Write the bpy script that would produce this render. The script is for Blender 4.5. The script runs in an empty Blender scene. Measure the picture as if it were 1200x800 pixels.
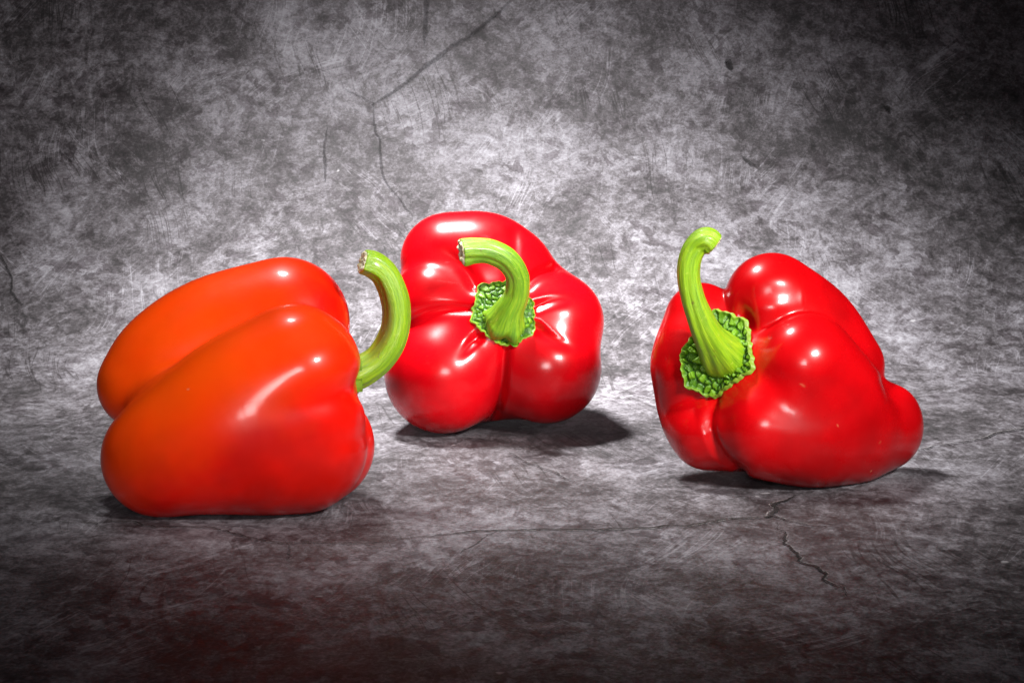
import bpy, bmesh, math, random
import numpy as np
from mathutils import Vector

R = math.radians
S = bpy.context.scene
COL = S.collection

# ------------------------------------------------------------------ camera
CAM_H = 0.22
PITCH = R(10.0)
FPX = 2833.0                                   # 85 mm on a 36 mm wide frame of 1200 px
cam_data = bpy.data.cameras.new("camera")
cam_data.sensor_width = 36.0
cam_data.lens = 36.0 * FPX / 1200.0
cam_data.clip_start = 0.01
cam_data.clip_end = 50.0
cam = bpy.data.objects.new("camera", cam_data)
cam.location = (0, 0, CAM_H)
cam.rotation_euler = (R(90) - PITCH, 0, 0)
COL.objects.link(cam)
S.camera = cam

# ------------------------------------------------------------------ world, lamps, exposure
world = bpy.data.worlds.new("World")
S.world = world
world.use_nodes = True
bg = world.node_tree.nodes["Background"]
bg.inputs[0].default_value = (0.75, 0.82, 1.0, 1)
bg.inputs[1].default_value = 0.018
S.view_settings.view_transform = 'Standard'
S.view_settings.look = 'None'
S.view_settings.gamma = 1.0
S.view_settings.exposure = 0.0
S.cycles.max_bounces = 8
S.cycles.use_denoising = True


def lamp(name, kind, loc, target, power, color=(1, 1, 1), **kw):
    d = bpy.data.lights.new(name, kind)
    d.energy = power
    d.color = color
    for k, v in kw.items():
        setattr(d, k, v)
    o = bpy.data.objects.new(name, d)
    o.location = loc
    o.rotation_euler = (Vector(target) - Vector(loc)).to_track_quat('-Z', 'Y').to_euler()
    COL.objects.link(o)
    return o


# soft box low on the right: main light on the fruit, white highlights on its right side
lamp("key_softbox", 'AREA', (0.46, 0.30, 0.52), (0.0, 1.0, 0.07), 0.70, (1, 0.98, 0.95),
     shape='RECTANGLE', size=0.20, size_y=0.13, spread=R(32))
# low soft box beside the camera: grazes the table, fills the fruit
lamp("front_softbox", 'AREA', (-0.02, -0.14, 0.34), (-0.05, 1.0, 0.10), 0.25, (1, 0.98, 0.97),
     shape='RECTANGLE', size=0.46, size_y=0.26, spread=R(24))
# gridded soft box overhead, slightly behind: pool of light on the table, shadows forward
lamp("overhead_softbox", 'AREA', (-0.16, 1.14, 0.72), (0.02, 1.15, 0.0), 2.6, (1, 0.99, 0.98),
     shape='ELLIPSE', size=0.22, size_y=0.13, spread=R(48))
# spot on the backdrop
lamp("backdrop_spot", 'SPOT', (0.04, 0.80, 0.80), (0.00, 1.33, 0.03), 2.3, (0.97, 0.97, 1.0),
     spot_size=R(39), spot_blend=1.0, shadow_soft_size=0.06)

# ------------------------------------------------------------------ frame helpers
SP, CP = math.sin(PITCH), math.cos(PITCH)
FWD = np.array([0, CP, -SP]); UP = np.array([0, SP, CP]); RT = np.array([1.0, 0, 0])
CAMP = np.array([0, 0, CAM_H])


def ray(px, py):
    return FWD + (px - 600.0) / FPX * RT - (py - 400.0) / FPX * UP


def depth_at(py):
    """distance along the lens axis of the table point seen at picture row py"""
    return CAM_H / (SP + (py - 400.0) / FPX * CP)


def to_world(p, D):
    p = np.asarray(p, float)
    d = D * (1.0 - p[..., 2] / FPX)
    dirs = (FWD + (p[..., 0:1] - 600.0) / FPX * RT - (p[..., 1:2] - 400.0) / FPX * UP)
    return CAMP + dirs * d[..., None]


# ------------------------------------------------------------------ node helpers
class NT:
    def __init__(self, mat):
        self.t = mat.node_tree
        self.n = self.t.nodes
        self.l = self.t.links

    def new(self, kind, **kw):
        nd = self.n.new(kind)
        for k, v in kw.items():
            if k.startswith('i_'):
                key = k[2:]
                key = int(key) if key.isdigit() else key.replace('_', ' ')
                self.put(nd.inputs[key], v)
            else:
                setattr(nd, k, v)
        return nd

    def put(self, sock, v):
        if isinstance(v, bpy.types.NodeSocket):
            self.l.new(v, sock)
        else:
            sock.default_value = v

    def m(self, op, a, b=None, c=None, clamp=False):
        nd = self.n.new('ShaderNodeMath')
        nd.operation = op
        nd.use_clamp = clamp
        for i, v in enumerate((a, b, c)):
            if v is not None:
                self.put(nd.inputs[i], v)
        return nd.outputs[0]

    def v(self, op, a, b=None, scale=None):
        nd = self.n.new('ShaderNodeVectorMath')
        nd.operation = op
        self.put(nd.inputs[0], a)
        if b is not None:
            self.put(nd.inputs[1], b)
        if scale is not None:
            self.put(nd.inputs['Scale'], scale)
        return nd.outputs['Value'] if op in ('DOT_PRODUCT', 'LENGTH', 'DISTANCE') else nd.outputs[0]

    def noise(self, vec, scale, detail=4, rough=0.55, dist=0.0, out=0):
        nd = self.n.new('ShaderNodeTexNoise')
        self.put(nd.inputs['Vector'], vec)
        nd.inputs['Scale'].default_value = scale
        nd.inputs['Detail'].default_value = detail
        nd.inputs['Roughness'].default_value = rough
        nd.inputs['Distortion'].default_value = dist
        return nd.outputs[out]

    def ramp(self, fac, stops, interp='LINEAR'):
        nd = self.n.new('ShaderNodeValToRGB')
        nd.color_ramp.interpolation = interp
        els = nd.color_ramp.elements
        while len(els) < len(stops):
            els.new(0.5)
        for e, (p, c) in zip(els, stops):
            e.position = p
            e.color = (c, c, c, 1) if isinstance(c, (int, float)) else (*c, 1)
        self.put(nd.inputs[0], fac)
        return nd.outputs[0]

    def mix(self, fac, a, b, blend='MIX'):
        nd = self.n.new('ShaderNodeMix')
        nd.data_type = 'RGBA'
        nd.blend_type = blend
        self.put(nd.inputs[0], fac)
        self.put(nd.inputs[6], a if isinstance(a, bpy.types.NodeSocket) else (*a, 1))
        self.put(nd.inputs[7], b if isinstance(b, bpy.types.NodeSocket) else (*b, 1))
        return nd.outputs[2]

    def rng(self, val, a, b, c=0.0, d=1.0, smooth=True):
        nd = self.n.new('ShaderNodeMapRange')
        nd.interpolation_type = 'SMOOTHSTEP' if smooth else 'LINEAR'
        self.put(nd.inputs[0], val)
        for i, q in enumerate((a, b, c, d)):
            nd.inputs[i + 1].default_value = q
        return nd.outputs[0]

    def mapping(self, vec, loc=(0, 0, 0), rot=(0, 0, 0), scale=(1, 1, 1)):
        nd = self.n.new('ShaderNodeMapping')
        self.put(nd.inputs[0], vec)
        nd.inputs['Location'].default_value = loc
        nd.inputs['Rotation'].default_value = rot
        nd.inputs['Scale'].default_value = scale
        return nd.outputs[0]


def material(name):
    mt = bpy.data.materials.new(name)
    mt.use_nodes = True
    t = NT(mt)
    b = t.n['Principled BSDF']
    return mt, t, b


# ------------------------------------------------------------------ the sheet: table and backdrop in one sweep
Y_BEND, RAD = 1.11, 0.36          # where the sheet starts to rise, and its bending radius


def sheet_point(s):
    """(y, z) of the sheet at arc length s measured from y = 0"""
    if s <= Y_BEND:
        return s, 0.0
    a = (s - Y_BEND) / RAD
    amax = R(84)
    if a <= amax:
        return Y_BEND + RAD * math.sin(a), RAD * (1 - math.cos(a))
    e = s - Y_BEND - RAD * amax
    return (Y_BEND + RAD * math.sin(amax) + e * math.cos(amax),
            RAD * (1 - math.cos(amax)) + e * math.sin(amax))


def px_to_sheet(px, py):
    """where the sheet is seen at a picture point, as (x, arc length)"""
    d = ray(px, py)
    lo, hi = 0.3, 3.0
    for _ in range(50):                     # side of the view ray on which the sheet point lies
        mid = 0.5 * (lo + hi)
        y, z = sheet_point(mid)
        k = y / d[1]
        if z > CAM_H + d[2] * k:
            hi = mid
        else:
            lo = mid
    y, z = sheet_point(lo)
    return d[0] * y / d[1], lo


def build_sheet():
    xs = np.linspace(-1.3, 1.3, 27)
    ss = np.concatenate([np.linspace(-0.6, Y_BEND, 24), Y_BEND + np.linspace(0.01, RAD * R(84), 48),
                         Y_BEND + RAD * R(84) + np.linspace(0.05, 1.2, 12)])
    verts, uvs, faces = [], [], []
    for s in ss:
        y, z = sheet_point(float(s))
        for x in xs:
            verts.append((float(x), y, z)); uvs.append((float(x), float(s)))
    n = len(xs)
    for j in range(len(ss) - 1):
        for i in range(n - 1):
            faces.append((j * n + i, j * n + i + 1, (j + 1) * n + i + 1, (j + 1) * n + i))
    me = bpy.data.meshes.new("backdrop")
    me.from_pydata(verts, [], faces)
    uvl = me.uv_layers.new(name="UVMap")
    for li, lp in enumerate(me.loops):
        uvl.data[li].uv = uvs[lp.vertex_index]
    me.polygons.foreach_set('use_smooth', [True] * len(me.polygons))
    o = bpy.data.objects.new("backdrop", me)
    COL.objects.link(o)
    o["kind"] = "structure"
    return o


CRACKS = [   # (half width in metres, strength, wobble, picture points)
    (0.0005, 1.0, 1.0, [(908, 605), (893, 606), (880, 607), (850, 609), (815, 615), (760, 619), (680, 621), (600, 622), (520, 627), (455, 632)]),
    (0.00042, 0.75, 1.0, [(470, 631), (395, 637), (330, 637), (290, 630), (250, 619), (120, 613), (-20, 617)]),
    (0.0008, 1.0, 1.0, [(897, 607), (903, 605), (910, 599), (906, 592), (918, 588), (930, 582)]),
    (0.00035, 0.8, 1.0, [(896, 604), (904, 605), (925, 611), (952, 616), (985, 619)]),
    (0.00036, 0.95, 1.2, [(912, 612), (922, 628), (930, 646), (936, 653), (956, 664), (969, 674), (978, 686), (991, 702)]),
    (0.00045, 0.85, 0.6, [(1060, 532), (1120, 520), (1165, 509), (1230, 496)]),
    (0.00035, 0.55, 0.8, [(590, 527), (625, 545), (660, 560), (700, 575)]),
    (0.0014, 0.34, 0.25, [(606, -6), (570, 28), (530, 55), (495, 82), (468, 104), (432, 126)]),
    (0.0006, 0.28, 0.6, [(402, 104), (418, 112), (442, 124)]),
    (0.0007, 0.32, 0.6, [(436, 116), (446, 165), (450, 208), (470, 236), (484, 256)]),
    (0.0013, 0.30, 0.3, [(503, -10), (500, 20), (497, 55)]),
    (0.0008, 0.36, 0.4, [(384, 150), (381, 185), (381, 216)]),
    (0.0005, 0.6, 0.6, [(-4, 288), (10, 318), (13, 342), (30, 362)]),
    (0.0020, 0.5, 1.0, [(852, 70), (855, 77), (856, 84)]),
    (0.0014, 0.7, 1.0, [(1040, 125), (1041, 133)]),
    (0.0012, 0.45, 1.0, [(868, 184), (885, 195)]),
    (0.0004, 0.5, 1.0, [(600, 622), (560, 640), (540, 652)]),
    (0.0004, 0.45, 1.0, [(335, 636), (338, 650), (336, 660)]),
]


def sheet_material():
    mt, t, b = material("scuffed stone sheet")
    uv = t.new('ShaderNodeUVMap').outputs[0]
    # the pattern is drawn out along the table and runs true on the upright part
    sep = t.new('ShaderNodeSeparateXYZ'); t.put(sep.inputs[0], uv)
    vv = t.m('ADD', t.m('MULTIPLY', sep.outputs[1], 0.75), t.m('MULTIPLY', t.m('SMOOTH_MAX', t.m('SUBTRACT', sep.outputs[1], 1.24), 0.0, 0.25), 0.25))
    cmb = t.new('ShaderNodeCombineXYZ'); t.put(cmb.inputs[0], sep.outputs[0]); t.put(cmb.inputs[1], vv)
    uv = cmb.outputs[0]
    warp = t.v('SUBTRACT', t.noise(uv, 9.0, 5, 0.6, 0, 1), (0.5, 0.5, 0.5))
    uvw = t.v('ADD', uv, t.v('SCALE', warp, scale=0.05))
    warp2 = t.v('SUBTRACT', t.noise(uv, 34.0, 4, 0.6, 0, 1), (0.5, 0.5, 0.5))
    uvf = t.v('ADD', uv, t.v('SCALE', warp2, scale=0.02))
    # clouds of several sizes
    uvq = t.mapping(uvf, (0, 0, 0), (0, 0, R(12)), (1.0, 0.9, 1))
    big = t.noise(uvw, 6.0, 3, 0.5)
    midn = t.noise(uvq, 24.0, 5, 0.6, 0.25)
    fine = t.noise(uvq, 190.0, 6, 0.72, 0.1)
    grit = t.noise(uv, 640.0, 3, 0.7)
    val = t.m('ADD', t.m('MULTIPLY', big, 0.42), t.m('MULTIPLY', midn, 0.66))
    val = t.m('ADD', val, t.m('MULTIPLY', fine, 0.78))
    val = t.m('ADD', val, t.m('MULTIPLY', grit, 0.42))
    # sparse straight trowel marks and scratches, light and dark, in several directions
    uvs = t.v('ADD', uv, t.v('SCALE', t.v('SUBTRACT', t.noise(uv, 5.0, 2, 0.5, 0, 1), (0.5, 0.5, 0.5)), scale=0.09))
    strokes = None
    for i, (ang, sx, sy, off, sg) in enumerate([(62, 9, 150, 1.3, 1), (-52, 10, 160, 4.1, 1), (84, 8, 150, 7.7, 1),
                                                (-70, 8, 140, 15.1, -1), (38, 9, 160, 12.3, 1), (104, 8, 150, 21.3, -1)]):
        co = t.mapping(t.mapping(uvs, (0, 0, 0), (0, 0, R(-ang))), (off, off * 0.7, 0), (0, 0, 0), (sx, sy, 1))
        nn = t.noise(co, 1.0, 2, 0.5, 0.0)
        ln = t.rng(t.m('ABSOLUTE', t.m('SUBTRACT', nn, 0.5)), 0.0, 0.022, 1.0, 0.0)
        msk = t.rng(t.noise(t.mapping(uv, (off * 3, off, 0)), 16.0, 2, 0.5), 0.54, 0.70)
        s_ = t.m('MULTIPLY', t.m('MULTIPLY', ln, msk), 0.13 * sg)
        strokes = s_ if strokes is None else t.m('ADD', strokes, s_)
    val = t.m('ADD', val, strokes)
    nv = t.m('DIVIDE', val, 2.30)
    colr = t.ramp(nv, [(0.40, (0.019, 0.017, 0.018)), (0.455, (0.048, 0.042, 0.046)), (0.50, (0.098, 0.089, 0.098)),
                       (0.54, (0.160, 0.150, 0.167)), (0.61, (0.27, 0.263, 0.288))])
    # dark flecks, crisp edged, gathered in drifts
    fl = t.noise(t.mapping(uvq, (7, 3, 0)), 110.0, 3, 0.6)
    flm = t.rng(t.noise(t.mapping(uvw, (2, 9, 0)), 34.0, 3, 0.6), 0.44, 0.60)
    flk = t.m('MULTIPLY', t.rng(fl, 0.49, 0.56), flm)
    colr = t.mix(t.m('MULTIPLY', flk, 0.66), colr, (0.26, 0.21, 0.225), 'MULTIPLY')
    # brownish stains
    st = t.rng(t.noise(uvw, 13.0, 4, 0.6, 0.4), 0.52, 0.68)
    colr = t.mix(t.m('MULTIPLY', st, 0.30), colr, (0.60, 0.57, 0.575), 'MULTIPLY')
    # white chips
    vo = t.new('ShaderNodeTexVoronoi', i_Scale=60.0)
    t.put(vo.inputs['Vector'], uvf)
    chip = t.m('MULTIPLY', t.rng(vo.outputs['Distance'], 0.05, 0.10, 1.0, 0.0), t.rng(t.noise(uv, 30.0, 2), 0.58, 0.66))
    colr = t.mix(t.m('MULTIPLY', chip, 0.6), colr, (0.45, 0.44, 0.46))
    t.put(b.inputs['Base Color'], colr)
    t.put(b.inputs['Roughness'], t.rng(fine, 0.3, 0.7, 0.55, 0.80, False))
    b.inputs['Specular IOR Level'].default_value = 0.35
    hgt = t.m('ADD', t.m('MULTIPLY', t.noise(uv, 140.0, 4, 0.7), 0.7), t.m('MULTIPLY', grit, 0.3))
    bp = t.new('ShaderNodeBump', i_Strength=0.55, i_Distance=0.0007)
    t.put(bp.inputs['Height'], hgt)
    t.put(b.inputs['Normal'], bp.outputs[0])
    return mt


sheet = build_sheet()
sheet.data.materials.append(sheet_material())


def crack_material():
    """dark crevice; attribute 'cover' thins it out towards its ragged edges and ends"""
    mt, t, b = material("crevice in the sheet")
    tc = t.new('ShaderNodeTexCoord').outputs['Object']
    cover = t.new('ShaderNodeAttribute', attribute_name='cover').outputs['Fac']
    n = t.noise(tc, 260.0, 4, 0.7)
    a = t.rng(t.m('ADD', cover, t.m('MULTIPLY', t.m('SUBTRACT', n, 0.5), 1.3)), 0.30, 0.75)
    t.put(b.inputs['Alpha'], t.m('MULTIPLY', a, t.new('ShaderNodeAttribute', attribute_name='depth').outputs['Fac']))
    pale = t.new('ShaderNodeAttribute', attribute_name='pale').outputs['Fac']
    t.put(b.inputs['Base Color'], t.mix(pale, (0.004, 0.003, 0.003), (0.30, 0.28, 0.28)))
    b.inputs['Roughness'].default_value = 0.9
    return mt


M_CRACK = crack_material()


def build_crack(hw, strength, wob, pts, seed):
    rnd = random.Random(seed)
    q = [px_to_sheet(*p) for p in pts]
    # split again and again, each middle point pushed a little aside
    for level in range(4):
        nq = [q[0]]
        for a, c in zip(q[:-1], q[1:]):
            dx, dy = c[0] - a[0], c[1] - a[1]
            L = math.hypot(dx, dy)
            k = wob * (rnd.gauss(0, 0.075) if L < 0.05 else rnd.gauss(0, 0.03))
            nq += [((a[0] + c[0]) / 2 - dy * k, (a[1] + c[1]) / 2 + dx * k), c]
        q = nq
    n = len(q)
    verts, faces, cov, pale = [], [], [], []
    PROF = ((-1.8, 0.0, 0), (-0.6, 1.0, 0), (0.5, 1.0, 0), (1.1, 0.1, 0.4), (1.7, 0.62 if seed <= 7 else 0.0, 1), (2.8, 0.0, 1))
    NP = len(PROF)
    w = 1.0
    for i, (x, s_) in enumerate(q):
        a = q[max(0, i - 1)]; c = q[min(n - 1, i + 1)]
        tx, ty = c[0] - a[0], c[1] - a[1]
        L = math.hypot(tx, ty) or 1e-9
        nx, ny = -ty / L, tx / L
        w = 0.75 * w + 0.25 * rnd.uniform(0.35, 1.7)
        fade = min(1.0, 0.25 + 0.75 * min(i, n - 1 - i) / (0.15 * n + 1))
        for off, cv, pl_ in PROF:
            xx = x + nx * hw * off * w * fade; ss = s_ + ny * hw * off * w * fade
            y, z = sheet_point(ss)
            ang = min(max((ss - Y_BEND) / RAD, 0), R(84))
            lift = 0.0003 + 0.00005 * seed
            verts.append((xx, y - lift * math.sin(ang), z + lift * math.cos(ang)))
            cov.append(cv * (0.45 + 0.55 * fade)); pale.append(pl_)
    for i in range(n - 1):
        for j in range(NP - 1):
            a = i * NP + j
            faces.append((a, a + 1, a + NP + 1, a + NP))
    me = bpy.data.meshes.new("crack")
    me.from_pydata(verts, [], faces)
    at = me.attributes.new('cover', 'FLOAT', 'POINT'); at.data.foreach_set('value', cov)
    at = me.attributes.new('pale', 'FLOAT', 'POINT'); at.data.foreach_set('value', pale)
    at = me.attributes.new('depth', 'FLOAT', 'POINT'); at.data.foreach_set('value', [strength] * len(verts))
    me.materials.append(M_CRACK)
    o = bpy.data.objects.new("crack", me)
    COL.objects.link(o)
    o.parent = sheet


for ci, (hw_, st_, wo_, pts_) in enumerate(CRACKS):
    build_crack(hw_, st_, wo_, pts_, ci + 1)


# ------------------------------------------------------------------ fruit and stem materials
def skin_material(name, main, warm=None, rough=(0.24, 0.33)):
    """glossy pepper skin; warm = the less ripe colour, given by the attribute 'ripe'"""
    mt, t, b = material(name)
    tc = t.new('ShaderNodeTexCoord').outputs['Object']
    n1 = t.noise(tc, 28.0, 3, 0.5)
    dark = tuple(c * 0.62 for c in main)
    colr = t.mix(t.rng(n1, 0.35, 0.68), main, dark)
    if warm:
        at = t.new('ShaderNodeAttribute', attribute_name='ripe').outputs['Fac']
        f = t.m('ADD', at, t.m('MULTIPLY', t.m('SUBTRACT', t.noise(tc, 22.0, 4, 0.6), 0.5), 0.6), clamp=True)
        colr = t.mix(f, warm, colr)
    # pale pinpricks of the skin
    sp = t.rng(t.noise(tc, 900.0, 2, 0.5), 0.66, 0.78)
    colr = t.mix(t.m('MULTIPLY', sp, 0.12), colr, (0.80, 0.03, 0.015))
    # a few dry flecks and hairline scars
    vo = t.new('ShaderNodeTexVoronoi', i_Scale=75.0)
    t.put(vo.inputs['Vector'], t.v('ADD', tc, t.v('SCALE', t.noise(tc, 120.0, 2, 0.5, 0, 1), scale=0.008)))
    sc = t.m('MULTIPLY', t.rng(vo.outputs['Distance'], 0.035, 0.075, 1.0, 0.0), t.rng(t.noise(tc, 35.0, 2), 0.60, 0.66))
    colr = t.mix(t.m('MULTIPLY', sc, 0.5), colr, (0.60, 0.22, 0.10))
    t.put(b.inputs['Base Color'], colr)
    b.inputs['Subsurface Weight'].default_value = 0.05
    b.inputs['Subsurface Radius'].default_value = (1.0, 0.18, 0.08)
    b.inputs['Subsurface Scale'].default_value = 0.006
    t.put(b.inputs['Roughness'], t.rng(t.noise(tc, 60.0, 4, 0.6), 0.3, 0.7, rough[0], rough[1], False))
    b.inputs['Specular IOR Level'].default_value = 0.20
    b.inputs['Coat Weight'].default_value = 0.30
    b.inputs['Coat Roughness'].default_value = 0.13
    h = t.m('ADD', t.m('MULTIPLY', t.noise(tc, 45.0, 2, 0.45), 1.0), t.m('ADD', t.m('MULTIPLY', t.noise(tc, 420.0, 3, 0.6), 0.03), t.m('MULTIPLY', t.noise(tc, 130.0, 3, 0.6), 0.10)))
    bp = t.new('ShaderNodeBump', i_Strength=0.22, i_Distance=0.0012)
    t.put(bp.inputs['Height'], h)
    t.put(b.inputs['Normal'], bp.outputs[0])
    return mt


def stem_material(name, light, mid, dark):
    """attribute 'ring' = angle round the stem (0..1), 'run' = way along it"""
    mt, t, b = material(name)
    tc = t.new('ShaderNodeTexCoord').outputs['Object']
    ring = t.new('ShaderNodeAttribute', attribute_name='ring').outputs['Vector']
    co = t.mapping(ring, (0, 0, 0), (0, 0, 0), (5.0, 5.0, 1.2))
    streak = t.noise(co, 1.0, 5, 0.65, 0.3)
    streak2 = t.noise(t.mapping(ring, (3, 3, 0), (0, 0, 0), (16, 16, 2.0)), 1.0, 4, 0.6, 0.2)
    colr = t.ramp(t.m('ADD', t.m('MULTIPLY', streak, 0.6), t.m('MULTIPLY', streak2, 0.4)),
                  [(0.25, dark), (0.46, mid), (0.68, light)])
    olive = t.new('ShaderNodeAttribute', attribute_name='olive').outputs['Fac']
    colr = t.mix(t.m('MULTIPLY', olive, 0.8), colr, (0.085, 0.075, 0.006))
    nick = t.m('MULTIPLY', t.rng(t.noise(tc, 260.0, 4, 0.7), 0.60, 0.68), t.rng(t.noise(tc, 50.0, 2), 0.50, 0.62))
    colr = t.mix(t.m('MULTIPLY', nick, 0.7), colr, (0.10, 0.065, 0.012))
    spt = t.rng(t.noise(tc, 700.0, 2), 0.62, 0.72)
    colr = t.mix(t.m('MULTIPLY', spt, 0.3), colr, (0.45, 0.52, 0.08))
    t.put(b.inputs['Base Color'], colr)
    t.put(b.inputs['Roughness'], t.rng(streak2, 0.3, 0.7, 0.34, 0.55, False))
    b.inputs['Subsurface Weight'].default_value = 0.10
    b.inputs['Subsurface Radius'].default_value = (0.5, 1.0, 0.1)
    b.inputs['Subsurface Scale'].default_value = 0.002
    b.inputs['Coat Weight'].default_value = 0.3
    b.inputs['Coat Roughness'].default_value = 0.2
    bp = t.new('ShaderNodeBump', i_Strength=0.6, i_Distance=0.0006)
    t.put(bp.inputs['Height'], t.m('ADD', t.m('MULTIPLY', streak2, 1.0), t.m('MULTIPLY', t.noise(tc, 350.0, 4), 0.4)))
    t.put(b.inputs['Normal'], bp.outputs[0])
    return mt


def calyx_material():
    mt, t, b = material("calyx green")
    tc = t.new('ShaderNodeTexCoord').outputs['Object']
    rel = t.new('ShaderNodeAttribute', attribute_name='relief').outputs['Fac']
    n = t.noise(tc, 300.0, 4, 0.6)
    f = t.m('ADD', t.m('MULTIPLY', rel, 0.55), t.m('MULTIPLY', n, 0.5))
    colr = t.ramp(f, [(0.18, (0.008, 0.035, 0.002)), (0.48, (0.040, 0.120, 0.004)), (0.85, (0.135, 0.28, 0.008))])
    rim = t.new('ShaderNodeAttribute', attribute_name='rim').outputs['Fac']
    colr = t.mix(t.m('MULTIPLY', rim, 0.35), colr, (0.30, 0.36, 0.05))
    t.put(b.inputs['Base Color'], colr)
    b.inputs['Roughness'].default_value = 0.45
    b.inputs['Coat Weight'].default_value = 0.05
    b.inputs['Specular IOR Level'].default_value = 0.28
    b.inputs['Coat Roughness'].default_value = 0.2
    bp = t.new('ShaderNodeBump', i_Strength=0.6, i_Distance=0.0005)
    t.put(bp.inputs['Height'], n)
    t.put(b.inputs['Normal'], bp.outputs[0])
    return mt


def cut_material():
    mt, t, b = material("dried cut of the stem")
    tc = t.new('ShaderNodeTexCoord').outputs['Object']
    n = t.noise(tc, 420.0, 5, 0.7, 0.5)
    colr = t.ramp(n, [(0.32, (0.16, 0.09, 0.02)), (0.43, (0.52, 0.43, 0.20)), (0.58, (0.80, 0.76, 0.56))])
    t.put(b.inputs['Base Color'], colr)
    b.inputs['Roughness'].default_value = 0.8
    bp = t.new('ShaderNodeBump', i_Strength=0.9, i_Distance=0.001)
    t.put(bp.inputs['Height'], n)
    t.put(b.inputs['Normal'], bp.outputs[0])
    return mt


M_RED = skin_material("pepper skin red", (0.58, 0.001, 0.005))
M_RED2 = skin_material("pepper skin deep red", (0.50, 0.001, 0.003))
M_ORANGE = skin_material("pepper skin orange red", (0.74, 0.005, 0.001), warm=(0.88, 0.085, 0.0005), rough=(0.30, 0.40))
M_CALYX = calyx_material()
M_CUT = cut_material()
M_STEM = stem_material("stem green", (0.31, 0.45, 0.006), (0.17, 0.32, 0.004), (0.055, 0.14, 0.003))
M_STEM_DARK = stem_material("stem deep green", (0.27, 0.42, 0.010), (0.12, 0.27, 0.008), (0.03, 0.09, 0.006))

# ------------------------------------------------------------------ solid modelling with distance fields (picture-pixel units)


def smin(a, b, k):
    h = np.clip(0.5 + 0.5 * (b - a) / k, 0, 1)
    return b * (1 - h) + a * h - k * h * (1 - h)


def dense_chain(balls, n=16):
    """resample a few balls to a smooth row of them"""
    if len(balls) == 1:
        return np.array(balls, float)
    B = np.array(balls, float)
    seg = len(B) - 1
    P = np.vstack([2 * B[0] - B[1], B, 2 * B[-1] - B[-2]])
    out = []
    for s in np.linspace(0, seg - 1e-6, max(4, int(n * seg / 2 + 3))):
        i = int(s); u = s - i
        a, b, c, d = P[i], P[i + 1], P[i + 2], P[i + 3]
        out.append(0.5 * ((2 * b) + (-a + c) * u + (2 * a - 5 * b + 4 * c - d) * u * u + (-a + 3 * b - 3 * c + d) * u ** 3))
    return np.array(out)


def chain_sdf(p, B):
    if len(B) == 1:
        return np.linalg.norm(p - B[0][:3], axis=1) - B[0][3]
    d = None
    for A, C in zip(B[:-1], B[1:]):
        ba = C[:3] - A[:3]
        pa = p - A[:3]
        h = np.clip(pa @ ba / (ba @ ba), 0, 1)
        e = pa - h[:, None] * ba
        q = np.sqrt(np.einsum('ij,ij->i', e, e)) - (A[3] + (C[3] - A[3]) * h)
        d = q if d is None else smin(d, q, 1.5)
    return d


def poly_dist2(p, pts):
    """distance in the picture plane to a polyline, and the way along it (0..1)"""
    best = np.full(len(p), 1e9); along = np.zeros(len(p))
    n = len(pts) - 1
    for i in range(n):
        a = np.array(pts[i], float); ba = np.array(pts[i + 1], float) - a
        pa = p[:, :2] - a
        h = np.clip(pa @ ba / (ba @ ba), 0, 1)
        d = np.linalg.norm(pa - h[:, None] * ba, axis=1)
        w = d < best
        best[w] = d[w]; along[w] = ((i + h) / n)[w]
    return best, along


def make_field(spec, D):
    rows = [(dense_chain(lobe['c']), lobe) for lobe in spec['lobes']]
    core = dense_chain(spec['core'])
    grooves = [([tuple(q[:2]) for q in catmull([(x, y, 0) for x, y in g[0]], 4 * len(g[0]))],) + g[1:] for g in spec.get('grooves', [])]

    def F(p):
        d = None
        for row, lobe in rows:
            q = chain_sdf(p, row)
            d = q if d is None else smin(d, q, lobe.get('k', 9))
        q = chain_sdf(p, core)
        d = smin(d, q, spec.get('kcore', 16))
        z = p[:, 2]
        for pts, width, depth, fade in grooves:
            g, s = poly_dist2(p, pts)
            fr = {'out': 1 - s, 'in': s, 'mid': np.sin(np.pi * np.clip(s, 0, 1)) ** 0.7, 'none': 1.0}[fade]
            d = d + depth * np.exp(-(g / width) ** 2) * fr * np.clip((z - spec.get('zcut', 0)) / 25, 0, 1)
        for x, y, w1, w2, ang, amp in spec.get('bumps', []):
            ca, sa = math.cos(R(ang)), math.sin(R(ang))
            dx, dy = p[:, 0] - x, p[:, 1] - y
            u = dx * ca + dy * sa; v = -dx * sa + dy * ca
            d = d - amp * np.exp(-(u / w1) ** 2 - (v / w2) ** 2) * np.clip((z - spec.get('zcut', 0)) / 25, 0, 1)
        w = to_world(p, D)
        g = -w[:, 2] * FPX / D                       # the table flattens what rests on it
        d = -smin(-d, -(g + 0.0), 3.0)
        return d
    return F


def link_mesh(name, verts, faces, mat, parent, origin, attrs=None, smooth=True):
    me = bpy.data.meshes.new(name)
    me.from_pydata([tuple(map(float, v - origin)) for v in verts], [], faces)
    for k, a in (attrs or {}).items():
        a = np.asarray(a, dtype=np.float32)
        if a.ndim == 1:
            at = me.attributes.new(k, 'FLOAT', 'POINT'); at.data.foreach_set('value', a)
        else:
            at = me.attributes.new(k, 'FLOAT_VECTOR', 'POINT'); at.data.foreach_set('vector', a.ravel())
    me.polygons.foreach_set('use_smooth', [smooth] * len(me.polygons))
    me.materials.append(mat)
    o = bpy.data.objects.new(name, me)
    COL.objects.link(o)
    if parent is not None:
        o.parent = parent
    return o


_ico = None


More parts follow.
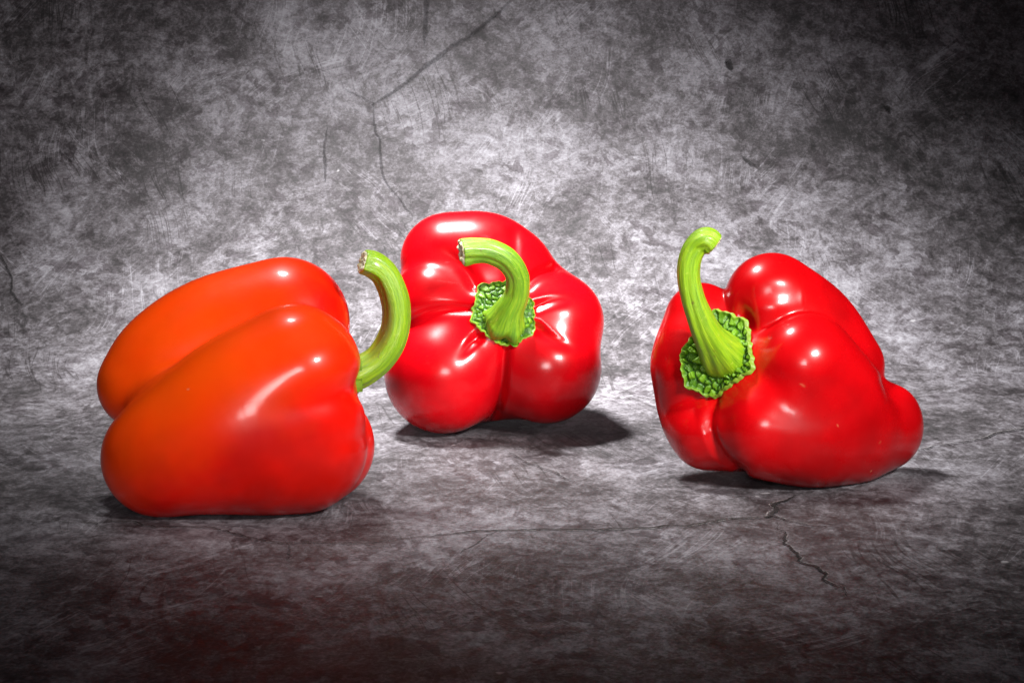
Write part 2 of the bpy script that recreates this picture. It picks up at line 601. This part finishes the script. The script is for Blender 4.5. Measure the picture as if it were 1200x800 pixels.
def ico():
    global _ico
    if _ico is None:
        bm = bmesh.new()
        bmesh.ops.create_icosphere(bm, subdivisions=7, radius=1.0)
        bm.verts.ensure_lookup_table()
        v = np.array([x.co[:] for x in bm.verts])
        v /= np.linalg.norm(v, axis=1)[:, None]
        f = [tuple(q.index for q in fc.verts) for fc in bm.faces]
        bm.free()
        _ico = (v, f)
    return _ico


def hit(F, o, d, tmax, n=34):
    """outermost surface point on rays o + t d, walked inwards from tmax"""
    t = np.full(len(d), float(tmax))
    act = np.arange(len(d))
    for i in range(n):
        v = F(o[act] + d[act] * t[act, None])
        t[act] = np.clip(t[act] - v * (0.85 if i < 20 else 0.6), 0, tmax)
        act = act[np.abs(v) > 0.02]
        if len(act) == 0:
            break
    return t


def catmull(pts, n):
    P = np.array(pts, float)
    P = np.vstack([2 * P[0] - P[1], P, 2 * P[-1] - P[-2]])
    out = []
    seg = len(P) - 3
    for s in np.linspace(0, seg - 1e-6, n):
        i = int(s); u = s - i
        a, b, c, d = P[i], P[i + 1], P[i + 2], P[i + 3]
        out.append(0.5 * ((2 * b) + (-a + c) * u + (2 * a - 5 * b + 4 * c - d) * u * u + (-a + 3 * b - 3 * c + d) * u ** 3))
    return np.array(out)


def build_pepper(spec):
    D = depth_at(spec['ground_row'])
    F = make_field(spec, D)
    c = np.array(spec['centre'], float)
    root = bpy.data.objects.new("bell_pepper", None)
    base = to_world(c[None], D)[0]; base[2] = 0.0
    root.location = base
    root.empty_display_size = 0.03
    COL.objects.link(root)
    root['label'] = spec['label']; root['category'] = 'bell pepper'
    root['group'] = 'bell peppers on the stone surface'
    # --- body
    v, f = ico()
    v = v.copy()
    o = np.repeat(c[None], len(v), 0)
    t = hit(F, o, v, spec.get('tmax', 230))
    E = np.array([(a, b) for q in f for a, b in ((q[0], q[1]), (q[1], q[2]), (q[2], q[0]))])
    deg = np.bincount(E[:, 0], minlength=len(v))
    for _ in range(spec.get('relax', 3)):
        t = 0.4 * t + 0.6 * np.bincount(E[:, 0], weights=t[E[:, 1]], minlength=len(v)) / deg
    P = o + v * t[:, None]
    attrs = {}
    if 'ripe' in spec:
        attrs['ripe'] = np.clip(spec['ripe'](P), 0, 1)
    link_mesh("body", to_world(P, D), [tuple(reversed(q)) for q in f], spec['skin'], root, base, attrs)
    # --- calyx: crinkled disc pressed into the shoulder
    rnd = np.random.RandomState(spec['seed'])
    cc = np.array(spec['calyx_centre'], float)

    def front_z(x, y):
        oo = np.array([[x, y, 0.0]])
        return float(hit(F, oo - np.array([[0, 0, 60.0]]), np.array([[0, 0, 1.0]]), 260.0, 60)[0]) - 60.0
    if 'calyx_outline' in spec:
        zs = [front_z(x, y) for x, y in spec['calyx_outline']]
        cc[2] = float(np.mean(zs + [front_z(cc[0], cc[1])]))
    n = np.array(spec['calyx_normal'], float); n /= np.linalg.norm(n)
    u = np.cross([0, 1, 0], n); u /= np.linalg.norm(u)
    w = np.cross(n, u)
    NA, NR = 220, 70
    if 'calyx_outline' in spec:
        ang, rad = [], []
        for x, y in spec['calyx_outline']:
            # point of the calyx plane seen at this picture position
            dz = front_z(x, y) - cc[2]
            q = np.array([x - cc[0], y - cc[1], dz])
            ang.append(math.atan2(q @ w, q @ u)); rad.append(math.hypot(q @ w, q @ u))
        od = np.argsort(ang); ang = np.array(ang)[od]; rad = np.array(rad)[od]
        ex = np.concatenate([ang - 2 * np.pi, ang, ang + 2 * np.pi]); er = np.tile(rad, 3)
        th = np.linspace(-np.pi, np.pi, NA, endpoint=False)
        # straight edges between the corners
        xs, ys = er * np.cos(ex), er * np.sin(ex)
        rr = np.empty(NA)
        for i, a in enumerate(th):
            j = np.searchsorted(ex, a) - 1
            x0, y0, x1, y1 = xs[j], ys[j], xs[j + 1], ys[j + 1]
            den = (x1 - x0) * math.sin(a) - (y1 - y0) * math.cos(a)
            rr[i] = (x1 * 0 + (x1 - x0) * y0 * -1 + (y1 - y0) * x0) / -den if abs(den) > 1e-6 else er[j]
        rr = np.abs(rr)
        rr = 0.5 * rr + 0.25 * (np.roll(rr, 2) + np.roll(rr, -2))
    else:
        th = np.linspace(-np.pi, np.pi, NA, endpoint=False)
        rr = spec['calyx_radius'] * (1 + 0.08 * np.cos(5 * th + 1) + 0.03 * np.cos(9 * th))
    rr = rr * (1 + 0.02 * np.sin(17 * th + rnd.rand() * 6) + 0.015 * np.sin(31 * th + rnd.rand() * 6))
    fr = np.linspace(0.0, 1.0, NR)
    TH, FR = np.meshgrid(th, fr)
    RRR = rr[None, :] * FR
    X = RRR * np.cos(TH); Y = RRR * np.sin(TH)
    pl = cc + X.ravel()[:, None] * u + Y.ravel()[:, None] * w
    far = pl + n * 120.0
    tt = hit(F, far - n * 260.0, np.repeat(n[None], len(pl), 0), 260.0, 40)
    lift = tt - 140.0                                     # height of the skin over the calyx plane
    lift = lift.reshape(NR, NA)
    # smooth the skin height so that the disc is stiff
    for _ in range(60):
        lift = (lift + np.roll(lift, 1, 1) + np.roll(lift, -1, 1) + np.vstack([lift[:1], lift[:-1]]) + np.vstack([lift[1:], lift[-1:]])) / 5
    # crinkles: cells packed in rings
    R0 = rr.mean()
    cells = []
    for ring, cnt in ((0.62, 17), (0.76, 24), (0.90, 31), (0.48, 11)):
        for i in range(cnt):
            a = (i + rnd.uniform(-0.3, 0.3)) / cnt * 2 * np.pi
            q = R0 * (ring + rnd.uniform(-0.06, 0.06))
            cells.append((q * math.cos(a), q * math.sin(a), rnd.uniform(0.5, 1.1)))
    cells = np.array(cells)
    dx = X[..., None] - cells[:, 0]; dy = Y[..., None] - cells[:, 1]
    ca = np.arctan2(cells[:, 1], cells[:, 0])
    ur = dx * np.cos(ca) + dy * np.sin(ca); ut = -dx * np.sin(ca) + dy * np.cos(ca)
    dd = np.sqrt((ur / 1.25) ** 2 + (ut / 0.9) ** 2)
    srt = np.sort(dd, axis=-1)
    edge = srt[..., 1] - srt[..., 0]
    hs = cells[np.argmin(dd, axis=-1), 2]
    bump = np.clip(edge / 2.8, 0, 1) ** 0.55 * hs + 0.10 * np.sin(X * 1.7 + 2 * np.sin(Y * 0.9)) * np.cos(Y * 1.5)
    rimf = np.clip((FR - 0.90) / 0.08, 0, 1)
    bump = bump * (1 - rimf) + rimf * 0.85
    base_lift = 2.0 + 2.0 * rimf
    hgt = np.maximum(lift, lift * 0.5 - 2) + base_lift + bump * spec.get('crinkle', 4.0)
    edge_drop = np.where(FR > 0.985, -9.0, 0.0)
    Pt = pl + (hgt + edge_drop).ravel()[:, None] * n
    faces = []
    for j in range(NR - 1):
        for i in range(NA):
            a = j * NA + i; b2 = j * NA + (i + 1) % NA
            faces.append((a, b2, b2 + NA, a + NA))
    wv = to_world(Pt, D)
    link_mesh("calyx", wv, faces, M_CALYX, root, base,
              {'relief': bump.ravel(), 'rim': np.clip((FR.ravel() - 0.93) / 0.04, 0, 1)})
    # --- stem
    pts = [(q[0], q[1], q[2] + cc[2], q[3]) for q in spec['stem']]
    NS, NC = 150, 72
    C = catmull([q[:4] for q in pts], NS)
    rad = C[:, 3]; C = C[:, :3]
    T = np.gradient(C, axis=0); T /= np.linalg.norm(T, axis=1)[:, None]
    ref = np.array([0.3, -0.2, 1.0]); U = []
    for tg in T:
        ref = ref - tg * (ref @ tg); ref /= np.linalg.norm(ref); U.append(ref.copy())
    U = np.array(U); W = np.cross(T, U)
    s = np.linspace(0, 1, NS)
    phi = np.linspace(0, 2 * np.pi, NC, endpoint=False)
    ph = rnd.rand(6) * 6.28
    twist = spec.get('twist', 0.6)
    rg = np.zeros((NS, NC))
    tip = np.clip((s - 0.80) / 0.2, 0, 1)
    for i in range(NS):
        a = phi + twist * s[i]
        ridge = 0.038 * np.cos(5 * a + ph[0]) + 0.03 * np.cos(3 * a + ph[1]) + 0.022 * np.cos(11 * a + ph[2] + 2 * s[i])
        ridge += 0.05 * tip[i] * np.cos(4 * a + ph[3])
        flare = max(0.0, 1 - s[i] / 0.16) * spec.get('flare', 1.0)
        ridge += flare * (0.16 * np.cos(5 * a + ph[4]) + 0.06 * np.cos(8 * a + ph[5]))
        ridge += spec.get('groove_amt', 0) * -np.exp(-(((phi - spec.get('groove_phi', 0) + np.pi) % (2 * np.pi) - np.pi) / 0.35) ** 2)
        rg[i] = rad[i] * (1 + ridge * spec.get('ridge', 1.0)) * (1 + 0.012 * math.sin(23 * s[i] + ph[1]))
    rg[-1] *= 0.93
    SV = C[:, None, :] + rg[..., None] * (np.cos(phi)[None, :, None] * U[:, None, :] + np.sin(phi)[None, :, None] * W[:, None, :])
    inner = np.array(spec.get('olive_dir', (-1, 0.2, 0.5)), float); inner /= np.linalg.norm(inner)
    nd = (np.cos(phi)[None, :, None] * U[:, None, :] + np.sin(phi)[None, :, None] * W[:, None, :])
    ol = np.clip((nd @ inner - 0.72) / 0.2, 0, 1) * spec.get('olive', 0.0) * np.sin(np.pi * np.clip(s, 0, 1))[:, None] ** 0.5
    ringv = np.stack([np.repeat(np.cos(phi)[None], NS, 0), np.repeat(np.sin(phi)[None], NS, 0),
                      np.repeat((s * 4)[:, None], NC, 1)], -1)
    faces = []
    for j in range(NS - 1):
        for i in range(NC):
            a = j * NC + i; b2 = j * NC + (i + 1) % NC
            faces.append((a, b2, b2 + NC, a + NC))
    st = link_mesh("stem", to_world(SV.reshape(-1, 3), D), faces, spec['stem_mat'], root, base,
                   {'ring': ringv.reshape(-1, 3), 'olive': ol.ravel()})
    # --- dried cut end of the stem, rough and slightly hollow
    endc = C[-1]; ring = SV[-1] - endc
    NQ = 12
    cv = []
    tn = T[-1]
    slant = np.array(spec.get('cut_slant', (0, 0, 0)), float)
    for k in range(NQ + 1):
        q = 1 - k / NQ
        for i in range(NC):
            e = ring[i] * q * (1.0 if k else 1.02)
            rough = 0.0 if k == 0 else (rnd.rand() - 0.5) * 1.6 + 0.9 * math.sin(e[0] * 0.8 + 1) * math.cos(e[1] * 0.7)
            hh = (1.5 * min(1, k / 2.0) - 2.2 * max(0, 1 - q * 1.2)) + rough
            cv.append(endc + e + tn * (hh if k else -0.8))
    cf = []
    for k in range(NQ):
        for i in range(NC):
            a = k * NC + i; b2 = k * NC + (i + 1) % NC
            cf.append((a, b2, b2 + NC, a + NC))
    link_mesh("cut_end", to_world(np.array(cv), D), cf, M_CUT, st, base)
    return root


# ------------------------------------------------------------------ pepper 1: left, lying on its side
P1 = dict(
    label="orange-red bell pepper lying on its side, smooth long lobes, leftmost of the three",
    skin=M_ORANGE, seed=3, relax=3, ground_row=597, centre=(280, 470, 0),
    lobes=[
        dict(c=[(165, 451, -48, 52), (202, 427, -56, 70), (256, 402, -64, 79), (333, 378, -60, 77)]),
        dict(c=[(182, 538, 35, 58), (262, 482, 42, 78), (345, 435, 42, 79)], k=2.5),
        dict(c=[(195, 534, 38, 61), (285, 525, 38, 78), (350, 521, 22, 81)], k=44),
        dict(c=[(168, 540, -30, 47), (280, 510, -60, 70), (371, 522, -35, 68)], k=8),
    ],
    core=[(210, 490, 0, 60), (350, 450, -10, 62)], kcore=14,
    grooves=[([(428, 452), (404, 458), (364, 470), (300, 486)], 17, 12, 'out'),
              ([(400, 380), (360, 395), (300, 425)], 16, 3, 'mid'),
              ([(436, 505), (415, 516), (380, 524)], 10, 4, 'out')],
    ripe=lambda P: 0.30 + (P[:, 0] - 130) / 300.0 + np.minimum(P[:, 1] - 430, 0) / 600.0 + np.maximum(P[:, 1] - 440, 0) / 190.0 - 0.30 * np.clip(P[:, 2] / 60, 0, 1),
    calyx_centre=(398, 434, -14), calyx_normal=(1, 0.05, -0.1), calyx_radius=26,
    stem=[(400, 440, 0, 26), (412, 437, 2, 22), (427, 432, 4, 19), (443, 421, 6, 17.5), (456, 403, 8, 17), (463, 383, 10, 16.5),
          (464, 360, 12, 16.5), (459, 339, 15, 16), (450, 321, 18, 16), (438, 311, 22, 16), (425, 307, 26, 14.5)],
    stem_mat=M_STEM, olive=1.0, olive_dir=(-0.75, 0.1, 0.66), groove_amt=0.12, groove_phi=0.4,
)
# ------------------------------------------------------------------ pepper 2: middle, stem end to the camera
P2 = dict(
    label="round red bell pepper at the back, green stem curling across its front",
    skin=M_RED, seed=5, ground_row=500, centre=(582, 385, 0),
    lobes=[
        dict(c=[(525, 305, 10, 56), (568, 303, 15, 54), (598, 312, 20, 46)], ki=30),
        dict(c=[(508, 352, 42, 48), (520, 350, -40, 50)], k=9),
        dict(c=[(520, 438, 50, 70), (540, 420, -50, 62)], k=7),
        dict(c=[(640, 431, 50, 65), (620, 410, -60, 60)], k=6),
        dict(c=[(649, 378, 40, 59), (625, 380, -50, 60)], k=14),
    ],
    core=[(582, 432, 0, 60), (582, 385, 6, 100), (580, 375, -60, 70)], kcore=22, zcut=10,
    grooves=[
        ([(592, 395), (590, 430), (587, 460), (582, 490)], 5, 7.5, 'none'),
        ([(560, 395), (550, 404), (538, 420)], 4.5, 8, 'out'),
        ([(554, 363), (527, 362), (501, 366), (480, 374)], 5, 6, 'none'),
        ([(557, 335), (543, 312), (520, 296), (496, 292)], 7, 8, 'out'),
        ([(616, 335), (630, 322), (648, 316)], 6, 7, 'none'),
        ([(626, 382), (645, 396), (676, 410)], 5, 9, 'out'),
        ([(626, 360), (650, 352), (672, 352)], 5, 7, 'out'),
        ([(598, 335), (602, 300), (602, 275)], 7, 3.5, 'none'),
    ],
    calyx_centre=(592, 368, 78), calyx_normal=(0.08, -0.12, 1.0), crinkle=3.0,
    calyx_outline=[(559, 334), (595, 328), (626, 352), (628, 391), (606, 403), (588, 406), (574, 398), (550, 376)],
    flare=1.5,
    stem=[(592, 377, 2, 26), (593, 374, 8, 25), (598, 361, 20, 17.5), (606, 343, 30, 14), (606, 322, 40, 13.5), (594, 304, 48, 14),
          (574, 294, 54, 14.5), (555, 293, 58, 15), (541, 295, 61, 16)],
    stem_mat=M_STEM_DARK, olive=0.3, olive_dir=(-0.8, 0.6, 0.2),
)
# ------------------------------------------------------------------ pepper 3: right, tilted
P3 = dict(
    label="deep red bell pepper on the right with a tall upright green stem",
    skin=M_RED2, seed=11, ground_row=561, centre=(915, 445, 10), tmax=260,
    lobes=[
        dict(c=[(905, 352, 10, 56), (952, 385, -8, 54), (996, 428, -15, 41)]),
        dict(c=[(822, 374, -5, 43), (819, 438, 5, 54), (900, 430, -50, 60)], k=7),
        dict(c=[(830, 505, 25, 46), (900, 500, -40, 50)], k=6),
        dict(c=[(808, 482, 0, 35)], k=26),
        dict(c=[(946, 427, 60, 60), (988, 468, 36, 52), (1002, 490, 15, 48)], k=5),
        dict(c=[(899, 500, 50, 62), (955, 510, 45, 61), (998, 515, 22, 50)], k=30),
        dict(c=[(985, 500, 0, 48), (1038, 486, -18, 38)], k=12),
        dict(c=[(990, 512, 0, 50), (1038, 509, -16, 41)], k=26),
    ],
    core=[(880, 430, 0, 70), (945, 460, 40, 62), (960, 460, 0, 70)], kcore=16, zcut=0,
    grooves=[
        ([(887, 437), (905, 447), (928, 456)], 14, 3, 'out'),
        ([(876, 385), (872, 352), (880, 330)], 9, 9, 'out'),
        ([(874, 352), (905, 345), (940, 345)], 12, 4, 'mid'),
        ([(1037, 446), (1042, 470), (1040, 490)], 6, 6, 'out'),
        ([(840, 462), (833, 488), (836, 513), (850, 535), (872, 552)], 5, 6, 'none'),
    ],
    calyx_centre=(844, 418, 40), calyx_normal=(-0.45, -0.15, 0.88), crinkle=8.0,
    calyx_outline=[(845, 362), (880, 376), (887, 433), (840, 469), (806, 455), (800, 414)],
    stem=[(852, 420, 2, 27), (848, 416, 8, 27.5), (840, 406, 20, 24), (830, 392, 34, 18.5), (821, 374, 44, 15.5), (812, 350, 52, 14), (807, 324, 58, 13.5), (809, 302, 62, 13.5),
          (817, 287, 65, 14), (828, 281, 68, 15), (836, 287, 66, 14.5)],
    stem_mat=M_STEM, olive=0.0, ridge=1.0, twist=1.2, flare=0.5,
)
for spec in (P1, P2, P3):
    build_pepper(spec)
